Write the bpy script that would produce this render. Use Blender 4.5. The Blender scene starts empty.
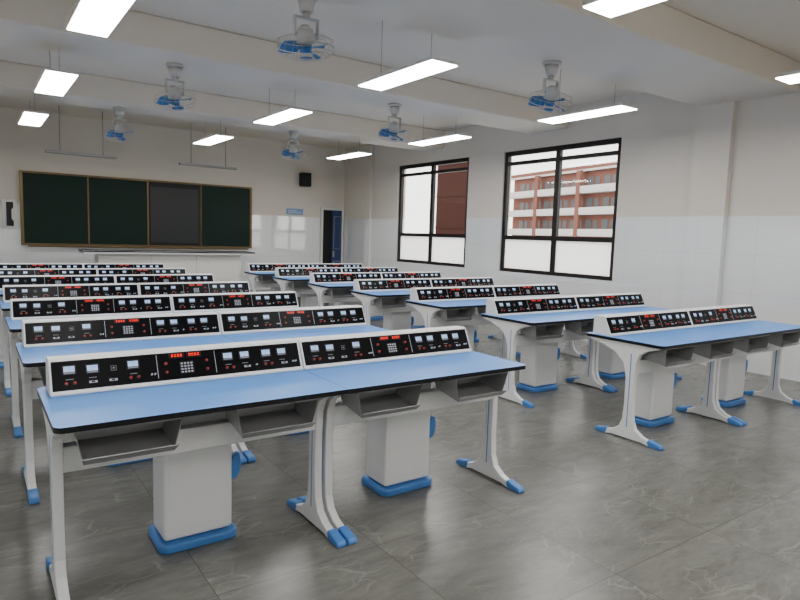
import bpy, bmesh, math, random
from mathutils import Vector, Matrix
random.seed(4)
S=bpy.context.scene
COL=S.collection
# ---------------------------------------------------------------- camera
f,ya,pi_,ro,h=612.7,math.radians(35.17),math.radians(5.97),math.radians(1.83),1.525
F=Vector((math.sin(ya)*math.cos(pi_),math.cos(ya)*math.cos(pi_),-math.sin(pi_)))
R=Vector((math.cos(ya),-math.sin(ya),0));U=R.cross(F)
R2=math.cos(ro)*R+math.sin(ro)*U;U2=-math.sin(ro)*R+math.cos(ro)*U
cd=bpy.data.cameras.new('camera');cam=bpy.data.objects.new('camera',cd);COL.objects.link(cam)
m=Matrix((R2,U2,-F)).transposed().to_4x4();m.translation=Vector((0,0,h));cam.matrix_world=m
cd.sensor_width=36;cd.lens=f/800*36;cd.clip_start=.05;cd.clip_end=400
S.camera=cam
# ---------------------------------------------------------------- materials
def nmat(name):
    m=bpy.data.materials.new(name);m.use_nodes=True
    return m,m.node_tree.nodes,m.node_tree.links,m.node_tree.nodes['Principled BSDF']
def mat(name,c,rough=.5,metal=0,em=None,es=0,var=.04,scale=12,coat=0,spec=.5):
    m,n,l,b=nmat(name)
    tc=n.new('ShaderNodeTexCoord');nz=n.new('ShaderNodeTexNoise');nz.inputs['Scale'].default_value=scale;nz.inputs['Detail'].default_value=4
    l.new(tc.outputs['Object'],nz.inputs['Vector'])
    mx=n.new('ShaderNodeMix');mx.data_type='RGBA'
    mx.inputs[6].default_value=(*[max(0,x*(1-var)) for x in c],1);mx.inputs[7].default_value=(*[min(1,x*(1+var)) for x in c],1)
    l.new(nz.outputs['Fac'],mx.inputs[0]);l.new(mx.outputs[2],b.inputs['Base Color'])
    b.inputs['Roughness'].default_value=rough;b.inputs['Metallic'].default_value=metal
    b.inputs['Specular IOR Level'].default_value=spec
    if coat:b.inputs['Coat Weight'].default_value=coat
    if em:
        b.inputs['Emission Color'].default_value=(*em,1);b.inputs['Emission Strength'].default_value=es
    return m
M={}
M['white']=mat('powder_coated_white',(.77,.78,.79),.4)
M['black']=mat('black_panel',(.003,.003,.004),.3,spec=.08)
M['edge']=mat('black_edge_band',(.010,.010,.012),.4,spec=.2)
M['blue']=mat('light_blue_laminate',(.088,.29,.74),.40,var=.04,scale=3)
M['capblue']=mat('blue_plastic',(.055,.20,.54),.4)
M['tray']=mat('grey_steel_tray',(.30,.305,.31),.38,metal=.25)
M['lcd']=mat('pale_blue_display',(.36,.54,.85),.3,em=(.5,.72,1),es=.38)
M['red']=mat('red_plastic',(.50,.02,.015),.35)
M['redled']=mat('red_led_digits',(.8,.02,.01),.4,em=(1,.04,.02),es=1.7)
M['reddark']=mat('dark_red_display',(.04,.003,.003),.2,em=(1,.02,.01),es=.04,spec=.1)
M['key']=mat('white_keys',(.55,.57,.61),.4)
M['mark']=mat('printed_grey_marks',(.24,.25,.27),.5)
M['metal']=mat('brushed_metal',(.5,.5,.5),.35,metal=.8)
M['lamp']=mat('led_panel_diffuser',(.9,.9,.9),.5,em=(1,.975,.94),es=33)
M['lampoff']=mat('white_lamp_housing',(.68,.67,.64),.4)
M['lampbar']=mat('grey_lamp_bar',(.34,.33,.31),.5)
M['wire']=mat('grey_wire',(.30,.30,.30),.5)
M['ceil']=mat('ceiling_paint',(.77,.695,.585),.9,var=.02,scale=1.5)
M['beam']=mat('beam_paint',(.74,.675,.58),.9,var=.03,scale=1.5)
M['fanblue']=mat('sky_blue_fan_plastic',(.015,.16,.47),.35)
M['fanwhite']=mat('fan_white_plastic',(.52,.51,.49),.45)
M['board']=mat('dark_green_board',(.003,.018,.012),.5,var=.25,scale=2,spec=.2)
M['screen']=mat('smooth_dark_grey_screen',(.024,.027,.028),.3,var=.05,scale=1,spec=.3)
M['dark']=mat('dark_plastic_and_doorway_shade',(.010,.010,.012),.4,spec=.25)
M['brown']=mat('bronze_frame',(.15,.10,.04),.35,metal=.5)
M['frame']=mat('dark_window_aluminium',(.014,.010,.009),.4,spec=.3)
M['door']=mat('navy_door',(.02,.045,.14),.45)
M['sign']=mat('blue_sign',(.13,.28,.5),.4)
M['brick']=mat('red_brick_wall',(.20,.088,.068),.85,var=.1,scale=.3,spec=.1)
M['brickdark']=mat('dark_red_brick',(.040,.015,.012),.85,var=.15,scale=.3,spec=.1)  # darker brick tone for the plain wing
M['bwhite']=mat('building_white',(.54,.52,.50),.8)
M['bglass']=mat('building_glass',(.10,.11,.115),.4,spec=.2)
M['ground']=mat('outdoor_ground',(.42,.43,.41),.9)

def wallmat():
    m,n,l,b=nmat('wall_paint_and_tile')
    g=n.new('ShaderNodeNewGeometry');s=n.new('ShaderNodeSeparateXYZ');l.new(g.outputs['Position'],s.inputs[0])
    lt=n.new('ShaderNodeMath');lt.operation='LESS_THAN';lt.inputs[1].default_value=1.9;l.new(s.outputs['Z'],lt.inputs[0])
    add=n.new('ShaderNodeMath');add.operation='ADD';l.new(s.outputs['X'],add.inputs[0]);l.new(s.outputs['Y'],add.inputs[1])
    def joint(src,size):
        d=n.new('ShaderNodeMath');d.operation='DIVIDE';d.inputs[1].default_value=size;l.new(src,d.inputs[0])
        fr=n.new('ShaderNodeMath');fr.operation='FRACT';l.new(d.outputs[0],fr.inputs[0])
        c=n.new('ShaderNodeMath');c.operation='LESS_THAN';c.inputs[1].default_value=.005/size;l.new(fr.outputs[0],c.inputs[0]);return c.outputs[0]
    j1=joint(add.outputs[0],.6);j2=joint(s.outputs['Z'],.475)
    mxx=n.new('ShaderNodeMath');mxx.operation='MAXIMUM';l.new(j1,mxx.inputs[0]);l.new(j2,mxx.inputs[1])
    nz=n.new('ShaderNodeTexNoise');nz.inputs['Scale'].default_value=1.2;l.new(g.outputs['Position'],nz.inputs['Vector'])
    paint=n.new('ShaderNodeMix');paint.data_type='RGBA';paint.inputs[6].default_value=(.63,.585,.515,1);paint.inputs[7].default_value=(.68,.635,.565,1);l.new(nz.outputs['Fac'],paint.inputs[0])
    tile=n.new('ShaderNodeMix');tile.data_type='RGBA';tile.inputs[6].default_value=(.80,.825,.835,1);tile.inputs[7].default_value=(.68,.70,.71,1);l.new(mxx.outputs[0],tile.inputs[0])
    mx=n.new('ShaderNodeMix');mx.data_type='RGBA';l.new(lt.outputs[0],mx.inputs[0]);l.new(paint.outputs[2],mx.inputs[6]);l.new(tile.outputs[2],mx.inputs[7])
    l.new(mx.outputs[2],b.inputs['Base Color'])
    r=n.new('ShaderNodeMix');l.new(lt.outputs[0],r.inputs[0]);r.inputs[2].default_value=.8;r.inputs[3].default_value=.08;l.new(r.outputs[0],b.inputs['Roughness'])
    b.inputs['IOR'].default_value=1.65
    cw=n.new('ShaderNodeMath');cw.operation='MULTIPLY';cw.inputs[1].default_value=1;l.new(lt.outputs[0],cw.inputs[0]);l.new(cw.outputs[0],b.inputs['Coat Weight'])
    b.inputs['Coat Roughness'].default_value=.03;b.inputs['Coat IOR'].default_value=1.8
    bn=n.new('ShaderNodeTexNoise');bn.inputs['Scale'].default_value=2.5;l.new(g.outputs['Position'],bn.inputs['Vector'])
    bp=n.new('ShaderNodeBump');bp.inputs['Strength'].default_value=.04;bp.inputs['Distance'].default_value=.05;l.new(bn.outputs['Fac'],bp.inputs['Height']);l.new(bp.outputs['Normal'],b.inputs['Coat Normal'])
    return m
M['wall']=wallmat()
def floormat():
    m,n,l,b=nmat('grey_marble_tiles')
    g=n.new('ShaderNodeNewGeometry')
    sc=n.new('ShaderNodeVectorMath');sc.operation='DIVIDE';sc.inputs[1].default_value=(.8,.8,1e6);l.new(g.outputs['Position'],sc.inputs[0])
    fl=n.new('ShaderNodeVectorMath');fl.operation='FLOOR';l.new(sc.outputs[0],fl.inputs[0])
    wn=n.new('ShaderNodeTexWhiteNoise');wn.noise_dimensions='3D';l.new(fl.outputs[0],wn.inputs['Vector'])
    off=n.new('ShaderNodeVectorMath');off.operation='MULTIPLY_ADD';off.inputs[1].default_value=(9,9,9);l.new(wn.outputs['Color'],off.inputs[0]);l.new(g.outputs['Position'],off.inputs[2])
    dn=n.new('ShaderNodeTexNoise');dn.inputs['Scale'].default_value=6;dn.inputs['Detail'].default_value=6;l.new(off.outputs[0],dn.inputs['Vector'])
    ds=n.new('ShaderNodeVectorMath');ds.operation='MULTIPLY_ADD';ds.inputs[1].default_value=(.13,.13,0);l.new(dn.outputs['Color'],ds.inputs[0]);l.new(off.outputs[0],ds.inputs[2])
    def vein(scale,w,rot,st):
        mp=n.new('ShaderNodeMapping');mp.inputs['Rotation'].default_value=(0,0,rot);mp.inputs['Scale'].default_value=(1,st,1);l.new(ds.outputs[0],mp.inputs[0])
        z=n.new('ShaderNodeTexVoronoi');z.feature='DISTANCE_TO_EDGE';z.inputs['Scale'].default_value=scale;l.new(mp.outputs[0],z.inputs['Vector'])
        mr=n.new('ShaderNodeMapRange');mr.inputs[1].default_value=0;mr.inputs[2].default_value=w;mr.inputs[3].default_value=1;mr.inputs[4].default_value=0;l.new(z.outputs['Distance'],mr.inputs[0]);return mr.outputs[0]
    v1=vein(2.0,.026,.75,3.8);v2=vein(4.0,.04,1.0,3.4)
    mk=n.new('ShaderNodeTexNoise');mk.inputs['Scale'].default_value=3.5;mk.inputs['Detail'].default_value=3;l.new(off.outputs[0],mk.inputs['Vector'])
    mkr=n.new('ShaderNodeMapRange');mkr.inputs[1].default_value=.42;mkr.inputs[2].default_value=.62;l.new(mk.outputs['Fac'],mkr.inputs[0])
    smp=n.new('ShaderNodeMapping');smp.inputs['Rotation'].default_value=(0,0,.8);smp.inputs['Scale'].default_value=(1,2.8,1);l.new(off.outputs[0],smp.inputs[0])
    base=n.new('ShaderNodeTexNoise');base.inputs['Scale'].default_value=3.2;base.inputs['Detail'].default_value=10;base.inputs['Roughness'].default_value=.76;base.inputs['Distortion'].default_value=.3;l.new(smp.outputs[0],base.inputs['Vector'])
    cr=n.new('ShaderNodeValToRGB');cr.color_ramp.elements[0].position=.35;cr.color_ramp.elements[0].color=(.108,.108,.098,1);cr.color_ramp.elements[1].position=.65;cr.color_ramp.elements[1].color=(.172,.171,.156,1);l.new(base.outputs['Fac'],cr.inputs[0])
    cur=cr.outputs[0]
    for v,amt in ((v1,.50),(v2,.26)):
        m1=n.new('ShaderNodeMix');m1.data_type='RGBA';m1.inputs[7].default_value=(.27,.267,.246,1);l.new(cur,m1.inputs[6])
        s1=n.new('ShaderNodeMath');s1.operation='MULTIPLY';s1.inputs[1].default_value=amt;l.new(v,s1.inputs[0])
        s2=n.new('ShaderNodeMath');s2.operation='MULTIPLY';l.new(s1.outputs[0],s2.inputs[0]);l.new(mkr.outputs[0],s2.inputs[1]);l.new(s2.outputs[0],m1.inputs[0]);cur=m1.outputs[2]
    fr=n.new('ShaderNodeVectorMath');fr.operation='FRACTION';l.new(sc.outputs[0],fr.inputs[0])
    sp=n.new('ShaderNodeSeparateXYZ');l.new(fr.outputs[0],sp.inputs[0])
    mn=n.new('ShaderNodeMath');mn.operation='MINIMUM';l.new(sp.outputs['X'],mn.inputs[0]);l.new(sp.outputs['Y'],mn.inputs[1])
    lt=n.new('ShaderNodeMath');lt.operation='LESS_THAN';lt.inputs[1].default_value=.005;l.new(mn.outputs[0],lt.inputs[0])
    m3=n.new('ShaderNodeMix');m3.data_type='RGBA';m3.inputs[7].default_value=(.08,.08,.073,1);l.new(lt.outputs[0],m3.inputs[0]);l.new(cur,m3.inputs[6])
    l.new(m3.outputs[2],b.inputs['Base Color']);b.inputs['Roughness'].default_value=.26;b.inputs['Specular IOR Level'].default_value=.4
    return m
M['floor']=floormat()
def glassmat():
    m,n,l,b=nmat('clear_window_glass');n.remove(b);o=n['Material Output']
    t=n.new('ShaderNodeBsdfTransparent');t.inputs[0].default_value=(.95,.95,.95,1);g=n.new('ShaderNodeBsdfGlossy');g.inputs['Roughness'].default_value=.02
    mx=n.new('ShaderNodeMixShader');mx.inputs[0].default_value=.04;l.new(t.outputs[0],mx.inputs[1]);l.new(g.outputs[0],mx.inputs[2]);l.new(mx.outputs[0],o.inputs[0]);return m
M['glass']=glassmat()
def frost():
    m,n,l,b=nmat('frosted_film');n.remove(b);o=n['Material Output']
    t=n.new('ShaderNodeBsdfTranslucent');t.inputs[0].default_value=(.97,.96,.95,1);d=n.new('ShaderNodeBsdfDiffuse');d.inputs[0].default_value=(.85,.86,.86,1)
    mx=n.new('ShaderNodeMixShader');mx.inputs[0].default_value=.25;l.new(t.outputs[0],mx.inputs[1]);l.new(d.outputs[0],mx.inputs[2]);l.new(mx.outputs[0],o.inputs[0]);return m
M['frost']=frost()
# ---------------------------------------------------------------- mesh helper
class B:
    def __init__(s):s.bm=bmesh.new();s.mats=[]
    def mi(s,k):
        if k not in s.mats:s.mats.append(k)
        return s.mats.index(k)
    def prism(s,pts,axis,a0,a1,k,bev=0,seg=2,capk=None,topk=None):
        bm=s.bm;i=s.mi(k)
        def P(p,a):
            return {'x':(a,p[0],p[1]),'y':(p[0],a,p[1]),'z':(p[0],p[1],a)}[axis]
        v0=[bm.verts.new(P(p,a0)) for p in pts];v1=[bm.verts.new(P(p,a1)) for p in pts];n=len(pts);fs=[]
        fs.append(bm.faces.new(v0));fs.append(bm.faces.new(v1[::-1]))
        for j in range(n):fs.append(bm.faces.new((v0[j],v1[j],v1[(j+1)%n],v0[(j+1)%n])))
        for q in fs:q.material_index=i
        if topk:fs[1].material_index=s.mi(topk)
        bmesh.ops.recalc_face_normals(bm,faces=fs)
        if bev:
            ed=[e for e in {e for q in fs for e in q.edges} if e.calc_face_angle(0)>.5]
            r=bmesh.ops.bevel(bm,geom=ed,offset=bev,segments=seg,profile=.5,affect='EDGES',clamp_overlap=True)
        return fs
    def box(s,x0,x1,y0,y1,z0,z1,k,bev=0,seg=2):
        return s.prism([(x0,y0),(x1,y0),(x1,y1),(x0,y1)],'z',z0,z1,k,bev,seg)
    def cyl(s,p0,p1,r,k,n=12,r2=None):
        p0=Vector(p0);p1=Vector(p1);d=(p1-p0);L=d.length;q=Vector((0,0,1)).rotation_difference(d.normalized()).to_matrix().to_4x4()
        mt=Matrix.Translation((p0+p1)/2)@q
        r_=bmesh.ops.create_cone(s.bm,cap_ends=True,segments=n,radius1=r,radius2=r if r2 is None else r2,depth=L,matrix=mt)
        i=s.mi(k)
        for q in {q for v in r_['verts'] for q in v.link_faces}:
            q.material_index=i
            if len(q.verts)==4:q.smooth=True
    def torus(s,c,R_,r,k,n=28,mm=6,mtx=None):
        bm=s.bm;i=s.mi(k);vs=[]
        for a in range(n):
            A=2*math.pi*a/n;row=[]
            for b_ in range(mm):
                Bq=2*math.pi*b_/mm;p=Vector(((R_+r*math.cos(Bq))*math.cos(A),(R_+r*math.cos(Bq))*math.sin(A),r*math.sin(Bq)))+Vector(c)
                row.append(bm.verts.new(mtx@p if mtx else p))
            vs.append(row)
        for a in range(n):
            for b_ in range(mm):
                q=bm.faces.new((vs[a][b_],vs[(a+1)%n][b_],vs[(a+1)%n][(b_+1)%mm],vs[a][(b_+1)%mm]));q.material_index=i;q.smooth=True
    def quad(s,pts,k):
        q=s.bm.faces.new([s.bm.verts.new(p) for p in pts]);q.material_index=s.mi(k)
    def tf(s,mtx):bmesh.ops.transform(s.bm,matrix=mtx,verts=s.bm.verts)
    def obj(s,name,parent=None,label=None,cat=None,loc=(0,0,0),kind=None,group=None,rot=None):
        me=bpy.data.meshes.new(name);s.bm.to_mesh(me);s.bm.free()
        for k in s.mats:me.materials.append(M[k])
        o=bpy.data.objects.new(name,me);COL.objects.link(o);o.location=loc
        if rot:o.rotation_euler=rot
        if parent:o.parent=parent
        tag(o,label,cat,kind,group);return o
def tag(o,label=None,cat=None,kind=None,group=None):
    if label:o['label']=label
    if cat:o['category']=cat
    if kind:o['kind']=kind
    if group:o['group']=group
def empty(name,loc,label,cat,group=None):
    o=bpy.data.objects.new(name,None);COL.objects.link(o);o.location=loc;o.empty_display_size=.1;tag(o,label,cat,None,group);return o
def dup(root,loc=None):
    def rec(o,par):
        c=o.copy();COL.objects.link(c)
        if par:c.parent=par
        for ch in list(o.children):rec(ch,c)
        return c
    c=rec(root,None)
    if loc is not None:c.location=loc
    return c
def rrect(x0,x1,y0,y1,r,seg=5,corners=(1,1,1,1)):
    pts=[]
    for (cx,cy,a0,on) in [(x1-r,y0+r,-90,corners[1]),(x1-r,y1-r,0,corners[2]),(x0+r,y1-r,90,corners[3]),(x0+r,y0+r,180,corners[0])]:
        if on:
            for i in range(seg+1):
                a=math.radians(a0+90*i/seg);pts.append((cx+r*math.cos(a),cy+r*math.sin(a)))
        else:
            pts.append({-90:(x1,y0),0:(x1,y1),90:(x0,y1),180:(x0,y0)}[a0])
    return pts
# ---------------------------------------------------------------- room
XL,W,YB,YF,H=-1.04,7.78,-1.6,13.52,3.62
BB=3.29
wy1=(8.923,11.242);wy2=(5.607,7.993);wz=(.96,3.048)
b=B();b.box(XL-.2,W+.2,YB-.2,YF+.2,-.12,0,'floor');b.obj('floor',kind='structure')
b=B();b.box(XL-.2,W+.2,YB-.2,YF+.2,H,H+.15,'ceil');b.obj('ceiling',kind='structure')
b=B()
segs=[(YB,wy2[0]),(wy2[1],wy1[0]),(wy1[1],YF)]
for a,c in segs:b.box(W,W+.2,a,c,0,H,'wall')
for a,c in (wy1,wy2):
    b.box(W,W+.2,a,c,0,wz[0],'wall');b.box(W,W+.2,a,c,wz[1],H,'wall')
b.obj('wall_right',kind='structure')
b=B();b.box(XL-.2,XL,YB,YF,0,H,'wall');b.obj('wall_left',kind='structure')
b=B();b.box(XL-.2,W+.2,YF,YF+.2,0,H,'wall');b.obj('wall_front',kind='structure')
b=B();b.box(XL-.2,W+.2,YB-.2,YB,0,H,'wall');b.obj('wall_back',kind='structure')
beams=[(.15,1.43),(3.30,4.46),(6.60,7.40),(9.7,10.4)]
for i,(a,c) in enumerate(beams):
    b=B();b.box(XL,W,a,c,BB,H,'beam',.02);b.obj('trim_%d'%(i+1),kind='structure')
b=B();b.box(W-.06,W,12.3,YF,0,H,'wall');b.obj('trim_5',kind='structure')
b=B();b.box(W-.09,W,3.99,4.46,0,BB,'wall');b.obj('trim_6',kind='structure')
def window(n,y0,y1):
    b=B();z0,z1=wz;t=.075;X0,X1=W+.03,W+.10;zm=1.56;zt=2.84;ym=(y0+y1)/2
    b.box(X0,X1,y0,y0+t,z0,z1,'frame');b.box(X0,X1,y1-t,y1,z0,z1,'frame')
    b.box(X0,X1,y0+t,y1-t,z0,z0+.06,'frame');b.box(X0,X1,y0+t,y1-t,z1-t,z1,'frame')
    b.box(X0,X1,y0+t,y1-t,zm-.035,zm+.035,'frame');b.box(X0,X1,y0+t,y1-t,zt-.03,zt+.03,'frame')
    b.box(X0+.003,X1-.003,ym-.045,ym+.045,z0+.06,z1-t,'frame')
    for a,c in ((y0+t,ym-.045),(ym+.045,y1-t)):
        b.quad([(W+.06,a,zm+.035),(W+.06,c,zm+.035),(W+.06,c,z1-t),(W+.06,a,z1-t)],'glass')
        b.quad([(W+.06,a,z0+.06),(W+.06,c,z0+.06),(W+.06,c,zm-.035),(W+.06,a,zm-.035)],'frost')
    b.obj('window_%d'%n,kind='structure')
window(1,*wy1);window(2,*wy2)
b=B();b.box(7.06,7.12,YF-.05,YF-.002,0,2.16,'lampoff');b.box(7.64,7.70,YF-.05,YF-.002,0,2.16,'lampoff');b.box(7.12,7.64,YF-.05,YF-.002,2.10,2.16,'lampoff')
b.box(7.12,7.38,YF-.02,YF-.002,0,2.10,'dark');b.box(7.38,7.64,YF-.045,YF-.002,0,2.10,'door');b.box(7.42,7.60,YF-.052,YF-.044,1.15,1.95,'door',.004);b.box(7.42,7.60,YF-.052,YF-.044,.2,.85,'door',.004);b.box(7.40,7.42,YF-.09,YF-.04,.95,1.1,'metal')  # left half: near-black panel painted as the shade inside the open doorway
b.obj('door_1',kind='structure')
# ---------------------------------------------------------------- lab bench
UL=1.245
FY0,FZ0,FDY,FDZ=.485,.795,.062,.130
def face(t): return (FY0+t*FDY,FZ0+t*FDZ)
nrm=Vector((0,-FDZ,FDY)).normalized()
tl=math.hypot(FDY,FDZ)
def facemat(x,t,off=0):
    y,z=face(t);up=Vector((0,FDY,FDZ)).normalized()
    mt=Matrix((Vector((1,0,0)),up,nrm)).transposed().to_4x4();mt.translation=Vector((x,y,z))+nrm*off;return mt
SEG={'0':'abcdef','1':'bc','2':'abged','3':'abgcd','4':'fgbc','5':'afgcd','8':'abcdefg'}
def digits(b,txt,w,hh,zz):
    n=len(txt);cw=w/n
    for i,ch in enumerate(txt):
        x0=-w/2+i*cw+cw*.2;x1=x0+cw*.6;s=.0016
        lines={'a':(x0,x1,hh/2-s,hh/2),'g':(x0,x1,-s/2,s/2),'d':(x0,x1,-hh/2,-hh/2+s),'f':(x0,x0+s,0,hh/2),'b':(x1-s,x1,0,hh/2),'e':(x0,x0+s,-hh/2,0),'c':(x1-s,x1,-hh/2,0)}
        for k in SEG[ch]:
            a=lines[k];b.quad([(a[0],a[2],zz),(a[1],a[2],zz),(a[1],a[3],zz),(a[0],a[3],zz)],'redled')
def g_meter(b):
    b.box(-.029,.029,-.023,.021,0,.005,'dark',.0015,1);b.box(-.022,.022,-.010,.015,.004,.0065,'lcd')
    b.box(-.022,.022,-.019,-.0125,.004,.006,'mark')
    for i in range(7):
        a=math.radians(50+i*80/6*1.0);x=.018*math.cos(a);y=-.009+.020*math.sin(a);b.box(x-.0006,x+.0006,y-.0015,y+.0015,.0064,.0068,'dark')
    b.box(-.0007,.0007,-.009,.006,.0064,.0069,'red')
def g_disp(b):
    b.box(-.036,.036,-.014,.014,0,.005,'dark',.0015,1);b.box(-.032,.032,-.010,.010,.004,.0055,'reddark');digits(b,'0000',.056,.013,.006)
def g_key(b):
    b.box(-.034,.034,-.030,.030,0,.003,'dark',.001,1)
    for i in range(4):
        for j in range(4):b.box(-.030+i*.0155,-.030+i*.0155+.011,-.027+j*.014,-.027+j*.014+.009,.003,.007,'key',.001,1)
def g_knob(b):
    b.cyl((0,0,0),(0,0,.003),.009,'dark',14);b.cyl((0,0,.003),(0,0,.014),.006,'red',12,.005)
def g_term(b):
    b.cyl((0,0,0),(0,0,.012),.004,'key',12)
def g_switch(b):
    b.box(-.017,.017,-.005,.005,0,.004,'key',.001,1);b.box(-.007,.007,-.003,.003,.004,.007,'dark')
def g_socket(b):
    b.box(-.012,.012,-.012,.012,0,.003,'mark',.001,1);b.box(-.0105,.0105,-.0105,.0105,.002,.004,'dark');b.cyl((0,0,.003),(0,0,.005),.004,'mark',10)
LAY=[('meter',.080,.68),('meter',.175,.66),('meter',.350,.68),('socket',.265,.62),('digital_display',.555,.85),('digital_display',.64,.85),('keypad',.60,.42),
     ('meter',.81,.68),('meter',.90,.68),('meter',1.02,.68),('meter',1.11,.68),
     ('knob',.065,.25),('knob',.10,.25),('knob',.335,.25),('knob',.37,.25),('knob',.50,.3),('knob',.70,.3),('knob',.50,.6),('knob',.70,.6),('knob',.80,.26),('knob',.835,.26),('knob',1.01,.26),('knob',1.045,.26),
     ('switch',.175,.24),('switch',.26,.24),('switch',.91,.25),('switch',1.12,.25),('terminal',.43,.28),('terminal',.445,.28),('terminal',.96,.27),('terminal',1.17,.27),('terminal',1.185,.27)]
GEN={'meter':g_meter,'digital_display':g_disp,'keypad':g_key,'knob':g_knob,'switch':g_switch,'terminal':g_term,'socket':g_socket}
GM={}
def protomesh(k):
    if k not in GM:
        b=B();GEN[k](b);me=bpy.data.meshes.new(k);b.bm.to_mesh(me);b.bm.free()
        for q in b.mats:me.materials.append(M[q])
        GM[k]=me
    return GM[k]
legpts=[(-.02,0),(-.02,.020),(.06,.034),(.135,.056),(.195,.095),(.222,.16),(.230,.28),(.230,.50),(.222,.62),(.195,.68),(.13,.722),(.05,.740),(.05,.757),
        (.66,.757),(.66,.740),(.54,.715),(.41,.67),(.335,.60),(.305,.50),(.302,.30),(.310,.16),(.338,.095),(.395,.056),(.47,.034),(.545,.020),(.545,0),(.46,0),(.40,.012),(.13,.012),(.07,0)]
def bench(detail):
    root=empty('lab_bench',(0,0,0),'white double lab bench with light blue top and black instrument consoles','lab bench','lab benches')
    oy=-.28
    for u in (0,1):
        ox=(u-1)*UL
        b=B();c=(1,0,0,1) if u==0 else (0,1,1,0)
        pts=rrect(ox+.001,ox+UL-.001,0+oy,.70+oy,.035,5,c)
        b.prism(pts,'z',.757,.78,'edge',topk='blue')
        b.obj('tabletop',root,'light blue laminate top with black edge band')
        x0=ox+(.036 if u==0 else .004);x1=ox+UL-(.004 if u==0 else .026);sx_=(x1-x0)/1.225
        y0=FY0;y1=FY0+FDY;zt=FZ0+FDZ
        prof=[(y0-.010,.781),(y0-.010,.791),(y0-.001,.795),(y1-.002,zt-.003),(y1+.008,zt+.008),(y1+.085,zt+.008),(y1+.10,zt-.002),(y1+.105,zt-.02),(y1+.105,.781)]
        b=B();b.prism([(p[0]+oy,p[1]) for p in prof],'x',x0,x1,'white',.003,2)
        con=b.obj('console',root)
        b=B()
        b.box(.010,1.215,.006,tl-.003,-.003,.003,'black',.002,1)
        for xx in (.46,.745):b.box(xx-.0012,xx+.0012,.02,tl-.012,.003,.0035,'key')
        for xx in (.080,.175,.350,.81,.90,1.02,1.11):b.box(xx-.016,xx+.016,.053,.056,.003,.0035,'mark')
        if not detail:
            for k,x,t in LAY:
                bb=B();GEN[k](bb);bb.tf(Matrix.Translation((x,t*tl,.003)))
                idx=[b.mi(q) for q in bb.mats]
                for fc in bb.bm.faces:
                    q=b.bm.faces.new([b.bm.verts.new(v.co) for v in fc.verts]);q.material_index=idx[fc.material_index]
                bb.bm.free()
        b.tf(Matrix.Diagonal((sx_,1,1,1)));b.tf(facemat(0,0));b.tf(Matrix.Translation((x0,oy,0)))
        b.obj('instrument_panel',con,'black instrument panel with meters, red displays and knobs')
        if detail:
            for k,x,t in LAY:
                o=bpy.data.objects.new(k,protomesh(k));COL.objects.link(o);o.parent=con
                mt=facemat(x*sx_,t,.003);mt.translation+=Vector((x0,oy,0));o.matrix_local=mt
        lw=.042
        for lx in ((ox+.010) if u==0 else (ox+.010),(ox+UL-.010-lw) if u==0 else (ox+UL-.010-lw)):
            b=B();b.prism([(p[0]+oy,p[1]) for p in legpts],'x',lx,lx+lw,'white',.005,2)
            for sx in (lx-.001,lx+lw-.003):
                b.box(sx,sx+.004,.262+oy,.270+oy,.10,.68,'capblue')
            lg=b.obj('leg',root)
            for cp in ([(-.035,0),(-.035,.018),(-.022,.030),(.04,.042),(.075,.054),(.085,.032),(.07,0)],[(.56,0),(.56,.018),(.547,.030),(.485,.042),(.45,.054),(.44,.032),(.455,0)]):
                b=B();b.prism([(p[0]+oy,p[1]) for p in cp],'x',lx-.005,lx+lw+.005,'capblue',.010,3);b.obj('foot_cap',lg,'blue plastic foot cap')
        b=B();b.box(ox+.05,ox+UL-.05,.235+oy,.30+oy,.52,.63,'white',.006);b.obj('rail',root)
        for tx in (.07,.70):
            b=B();w=.40;xa=ox+tx;y0,y1=.0+oy,.23+oy;k='tray'
            zb=.615;ins=.030
            A=[(xa,y0+.02,.750),(xa+w,y0+.02,.750),(xa+w,y1,.750),(xa,y1,.750)]
            C_=[(xa+ins,y0+.035,zb),(xa+w-ins,y0+.035,zb),(xa+w-ins,y1,zb+.035),(xa+ins,y1,zb+.035)]
            th=.003
            def plate(ps,nv):
                nv=Vector(nv);ps=[Vector(p) for p in ps];qs=[p+nv for p in ps];bm=b.bm;mi=b.mi(k)
                v0=[bm.verts.new(p) for p in ps];v1=[bm.verts.new(p) for p in qs];fs=[bm.faces.new(v0),bm.faces.new(v1[::-1])]
                for j in range(4):fs.append(bm.faces.new((v0[j],v1[j],v1[(j+1)%4],v0[(j+1)%4])))
                for q in fs:q.material_index=mi
                bmesh.ops.recalc_face_normals(bm,faces=fs)
            plate(C_,(0,0,th));plate([A[0],A[3],C_[3],C_[0]],(th,0,0));plate([A[1],A[2],C_[2],C_[1]],(-th,0,0));plate([A[2],A[3],C_[3],C_[2]],(0,-th,0))
            plate([C_[0],C_[1],(C_[1][0]+.010,y0+.004,zb+.030),(C_[0][0]-.010,y0+.004,zb+.030)],(0,-th,-.002))
            plate([A[0],A[1],(xa+w,y0+.02,.745),(xa,y0+.02,.745)],(0,th,0))
            b.obj('tray',root,'grey steel under-desk tray')
        px,py=ox+.64,.47+oy
        b=B();b.box(px-.165,px+.165,py-.11,py+.11,.05,.757,'white',.018,3)
        b.box(px-.14,px+.14,py-.112,py-.108,.10,.50,'white',.0015)
        pd=b.obj('pedestal',root)
        b=B();b.prism(rrect(px-.19,px+.19,py-.14,py+.14,.05),'z',0,.045,'capblue',.012,2);b.obj('pedestal_base',pd,'blue plastic pedestal base')
        b=B();pts=[(.028*math.cos(a)*(1.15-.35*math.sin(a)),.07*math.sin(a)) for a in [2*math.pi*i/16 for i in range(16)]]
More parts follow.
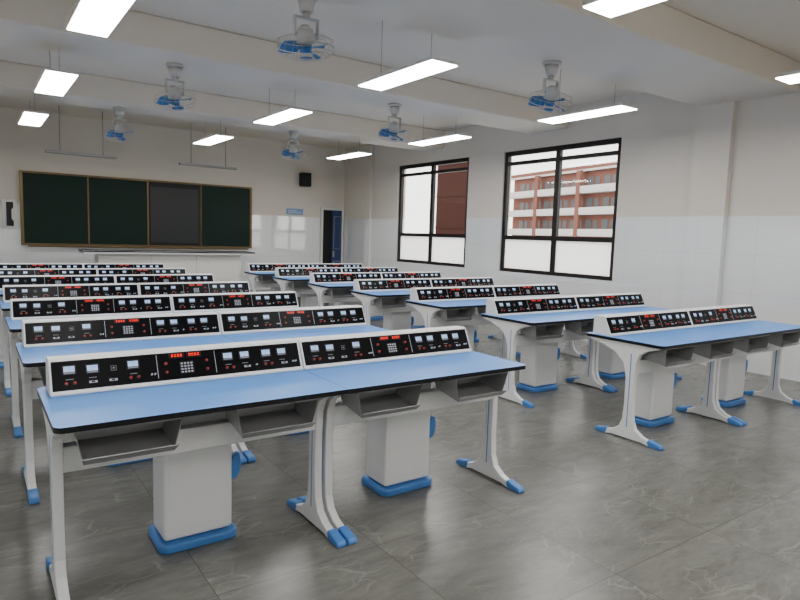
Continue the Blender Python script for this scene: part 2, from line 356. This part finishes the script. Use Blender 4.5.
        b.prism(pts,'y',-.012,.012,'capblue',.004,1);b.tf(Matrix.Translation((px+.180,py-.09,.36))@Matrix.Rotation(math.radians(12),4,'Y'));b.obj('plug_holder',pd,'blue plastic plug holder')
    return root
near=bench(True);far=bench(False)
xl,xr=.215,4.137;Y1,p=2.504,1.285
for i in range(7):
    for c,x in enumerate((xl,xr)):
        src=near if i<3 else far
        loc=(x+UL+(.015 if i==0 and c==0 else 0),Y1+i*p+.28,0)
        if (i,c)==(0,0):near.location=loc
        elif (i,c)==(3,0):far.location=loc
        else:dup(src,loc)
# ---------------------------------------------------------------- lights
first=None
for Y in (-.65,2.08,4.83,7.58,10.33):  # first row hangs unseen behind the camera, added for more light
    for X in (.80,3.37,5.97):
        if first is None:
            r=empty('ceiling_light',(X,Y,3.0),'white rectangular LED panel lamp hanging lit from the ceiling','ceiling light','LED lamps below the ceiling')
            b=B();b.box(-.145,.145,-.605,.605,.004,.035,'lampoff',.006);b.obj('housing',r)
            b=B();b.box(-.138,.138,-.597,.597,-.004,.006,'lamp');b.obj('diffuser',r,'glowing white diffuser')
            for yy in (-.4,.4):
                b=B();b.cyl((0,yy,.030),(0,yy,H-3.0),.003,'wire',8);b.obj('suspension_wire',r)
            first=r
        else:dup(first,(X,Y,3.0))
# fans
FD=.38
def fan():
    r=empty('ceiling_fan',(0,0,0),'white orbital ceiling fan with blue blades in a wire guard','ceiling fan','ceiling fans')
    k='fanwhite'
    b=B();b.cyl((0,0,FD),(0,0,FD-.03),.09,k,22);b.cyl((0,0,FD-.03),(0,0,FD-.13),.07,k,20,.05);b.cyl((0,0,FD-.13),(0,0,.205),.03,k,14);b.obj('mount',r)
    b=B();b.box(-.095,.095,-.018,.018,.20,.215,k,.004);b.box(-.10,-.086,-.018,.018,.07,.215,k,.004);b.box(.086,.10,-.018,.018,.07,.215,k,.004)
    b.cyl((-.09,0,.085),(.09,0,.085),.012,k,10)
    T=Matrix.Rotation(math.radians(24),4,'X')@Matrix.Rotation(math.radians(-14),4,'Y')
    b.cyl(T@Vector((0,0,.03)),T@Vector((0,0,.13)),.070,k,20,.058);b.cyl(T@Vector((0,0,.13)),T@Vector((0,0,.155)),.058,k,20,.025)
    b.obj('motor',r)
    b=B()
    for kk in range(3):
        vs=[];n=9
        for i in range(n):
            q=i/(n-1);rr=.04+q*.15;w=.105*math.sqrt(max(0,math.sin(math.pi*(.14+.80*q))))+.01;sw=.05*q
            for s_ in (-1,-.5,0,.5,1):
                vs.append(Vector((rr,s_*w*.85+sw,-.030*s_-.01+.012*(1-s_*s_))))
        Rz=Matrix.Rotation(kk*2*math.pi/3,4,'Z')
        vv=[b.bm.verts.new(T@Rz@v) for v in vs];mi=b.mi('fanblue')
        for i in range(n-1):
            for j in range(4):
                q=b.bm.faces.new((vv[i*5+j],vv[i*5+5+j],vv[i*5+6+j],vv[i*5+1+j]));q.material_index=mi;q.smooth=True
    b.obj('blade_set',r,'three rounded blue blades')
    b=B();b.cyl((0,0,-.035),(0,0,.02),.045,'fanblue',16);b.tf(T);b.obj('hub',r)
    b=B()
    for (R_,z) in ((.212,0),(.207,.05),(.207,-.04),(.182,-.055),(.148,-.067),(.112,-.074),(.08,-.078),(.148,.075)):
        b.torus((0,0,z),R_,.0018 if R_<.21 else .0036,k,32,5,T)
    for i in range(18):
        A=2*math.pi*i/18;c,s_=math.cos(A),math.sin(A)
        pr=[(.05,-.078),(.148,-.067),(.20,-.045),(.212,0),(.20,.055),(.148,.075),(.07,.08)]
        for q in range(len(pr)-1):
            b.cyl(T@Vector((pr[q][0]*c,pr[q][0]*s_,pr[q][1])),T@Vector((pr[q+1][0]*c,pr[q+1][0]*s_,pr[q+1][1])),.0011,k,4)
    b.cyl(T@Vector((0,0,-.084)),T@Vector((0,0,-.076)),.045,'fanblue',18)
    b.obj('guard_cage',r,'round white wire guard')
    return r
fn=fan();firstf=True
for (X,Y) in ((2.12,4.34),(4.82,4.34),(1.89,7.05),(4.78,7.05),(1.90,10.1),(4.72,10.1)):
    if firstf:fn.location=(X,Y,BB-FD);firstf=False
    else:dup(fn,(X,Y,BB-FD))
# ---------------------------------------------------------------- blackboard
bx0,bx1,bz0,bz1=.80,5.28,1.134,2.507
r=empty('blackboard',((bx0+bx1)/2,YF,bz0),'wide sliding dark green chalkboard with thin bronze frame','blackboard')
ox=-(bx0+bx1)/2
b=B();fw=.035;BH=bz1-bz0
b.box(bx0+ox,bx1+ox,-.10,-.002,0,fw,'brown',.006);b.box(bx0+ox,bx1+ox,-.10,-.002,BH-fw,BH,'brown',.006)
b.box(bx0+ox,bx0+ox+fw,-.10,-.002,fw,BH-fw,'brown');b.box(bx1+ox-fw,bx1+ox,-.10,-.002,fw,BH-fw,'brown');b.obj('frame',r,'bronze aluminium frame')
xs=[bx0+fw,1.94,3.05,4.13,bx1-fw]
for i in range(4):
    a,c=xs[i]+ox,xs[i+1]+ox
    b=B();yy=-.085 if i in(0,3) else -.06
    b.box(a,c,yy,yy+.02,fw,BH-fw,'dark' if i==2 else 'board')
    for e in (a,c-.014):b.box(e,e+.014,yy-.004,yy+.001,fw,BH-fw,'brown')
    if i==2:b.box(a+.05,c-.05,yy-.006,yy+.001,fw+.06,BH-fw-.10,'screen')
    b.obj('screen' if i==2 else 'board_panel',r,'smooth dark grey interactive screen' if i==2 else None)
b=B();b.box(bx0+ox+.1,bx1+ox-.1,-.16,-.10,-.03,-.005,'brown',.004);b.obj('chalk_ledge',r)
r=empty('wall_speaker',(6.58,YF,2.62),'small black loudspeaker box mounted on the wall','speaker')
b=B();b.box(-.13,.13,-.20,-.05,0,.32,'dark',.015);b.obj('speaker_box',r)
b=B();b.box(-.11,.11,-.208,-.200,.02,.30,'edge',.003);b.cyl((0,-.213,.11),(0,-.207,.11),.07,'dark',20);b.cyl((0,-.213,.24),(0,-.207,.24),.03,'dark',16);b.obj('speaker_grille',r)
b=B();b.box(-.03,.03,-.05,-.002,.1,.22,'metal',.004);b.obj('bracket',r)
r=empty('wall_control_unit',(.63,YF,1.44),'white wall box with a black handset beside the blackboard','control unit')
b=B();b.box(-.12,.10,-.06,-.002,0,.52,'lampoff',.01);b.obj('housing',r)
b=B();b.prism([(-.05,.04),(.06,.04),(.06,.13),(.03,.17),(.03,.34),(.06,.38),(.06,.48),(-.05,.48)],'y',-.10,-.06,'dark',.008);b.obj('handset',r,'black handset')
r=empty('wall_sign',(6.375,YF,1.95),'small blue rectangular sign plate on the tiled wall','sign')
b=B();b.box(-.22,.22,-.012,-.002,0,.14,'sign',.003);b.box(-.17,.05,-.0135,-.0115,.08,.10,'key');b.box(-.17,.16,-.0135,-.0115,.04,.055,'key');b.obj('sign_plate',r)
b=B();b.box(1.0,6.2,11.75,YF-.01,0,.18,'floor',.01);b.obj('lecture_platform',label='low grey tiled teaching platform below the blackboard',cat='platform')
r=empty('teacher_desk',(3.2,12.35,.18),'long white teacher desk with dark top edge on the platform','desk')
b=B();b.box(-1.55,1.6,-.3,.3,.855,.885,'white',.005);b.box(-1.56,1.61,-.31,.31,.885,.915,'edge',.003);b.obj('desktop',r)
b=B();b.box(-1.3,1.35,-.18,.24,.0,.855,'lampoff',.006)
for q in (-.4,.45):b.box(q-.003,q+.003,-.182,-.17,.05,.84,'wire')
b.obj('cabinet',r)
fl=None
for X in (1.15,3.45):
    if fl is None:
        r=empty('blackboard_lamp',(X+.58,12.6,2.785),'slim unlit lamp bar hanging on rods','lamp','lamps before the blackboard')
        b=B();b.box(-.58,.58,-.045,.045,0,.045,'lampbar',.006);b.obj('lamp_bar',r)
        for q in (-.35,.35):
            b=B();b.cyl((q,0,.04),(q,0,H-2.785),.008,'wire',8);b.obj('rod',r)
        fl=r
    else:dup(fl,(X+.58,12.6,2.785))
# ---------------------------------------------------------------- outside
G0=-4.5
b=B();b.box(W+1,260,-60,300,G0-.1,G0,'ground');b.obj('outdoor_ground',kind='structure')
def building(name,loc,L,floors,label,ang,depth=14,bk='brick',balc=True):
    b=B();fh=3.6
    b.box(0,depth,0,L,0,floors*fh,bk)
    b.box(-.6,depth+.5,-.4,L+.4,floors*fh,floors*fh+.9,bk)
    for k in range(floors):
        z=k*fh
        if balc:
            if k:
                b.box(-1.7,0,0,L,z-.25,z,'bwhite');b.box(-1.75,-1.6,0,L,z,z+.95,'bwhite')
        n=int(L//4)
        for i in range(n):
            y=i*4+.6
            if balc:
                b.box(-.05,.02,y,y+1.0,z+.05,z+2.5,'bglass')
                b.box(-.06,.02,y+1.5,y+3.0,z+1.0,z+2.6,'bglass')
                b.box(-.1,.02,y+1.35,y+3.15,z+.85,z+1.0,'bwhite')
    if balc:
        b.box(-.8,-.5,-.4,L+.4,floors*fh-.1,floors*fh+.25,'bwhite')
        for i in range(int(L//12)+1):
            b.box(-1.8,-1.2,i*12-.5,i*12+.5,0,floors*fh,'brick')
    else:
        for k in range(1,floors):b.box(-.08,0,0,L,k*fh-.15,k*fh,'brickdark')
    return b.obj(name,label=label,cat='building',loc=loc,rot=(0,0,ang))
building('school_building',(84,57,G0),34,5,'red brick and white school building with open balconies',math.radians(-12))
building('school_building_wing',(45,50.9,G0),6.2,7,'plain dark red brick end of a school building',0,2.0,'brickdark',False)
w=bpy.data.worlds.new('sky');S.world=w;w.use_nodes=True;nt=w.node_tree
bg=nt.nodes['Background'];bg.inputs[0].default_value=(1,.985,.96,1);bg.inputs[1].default_value=4.0
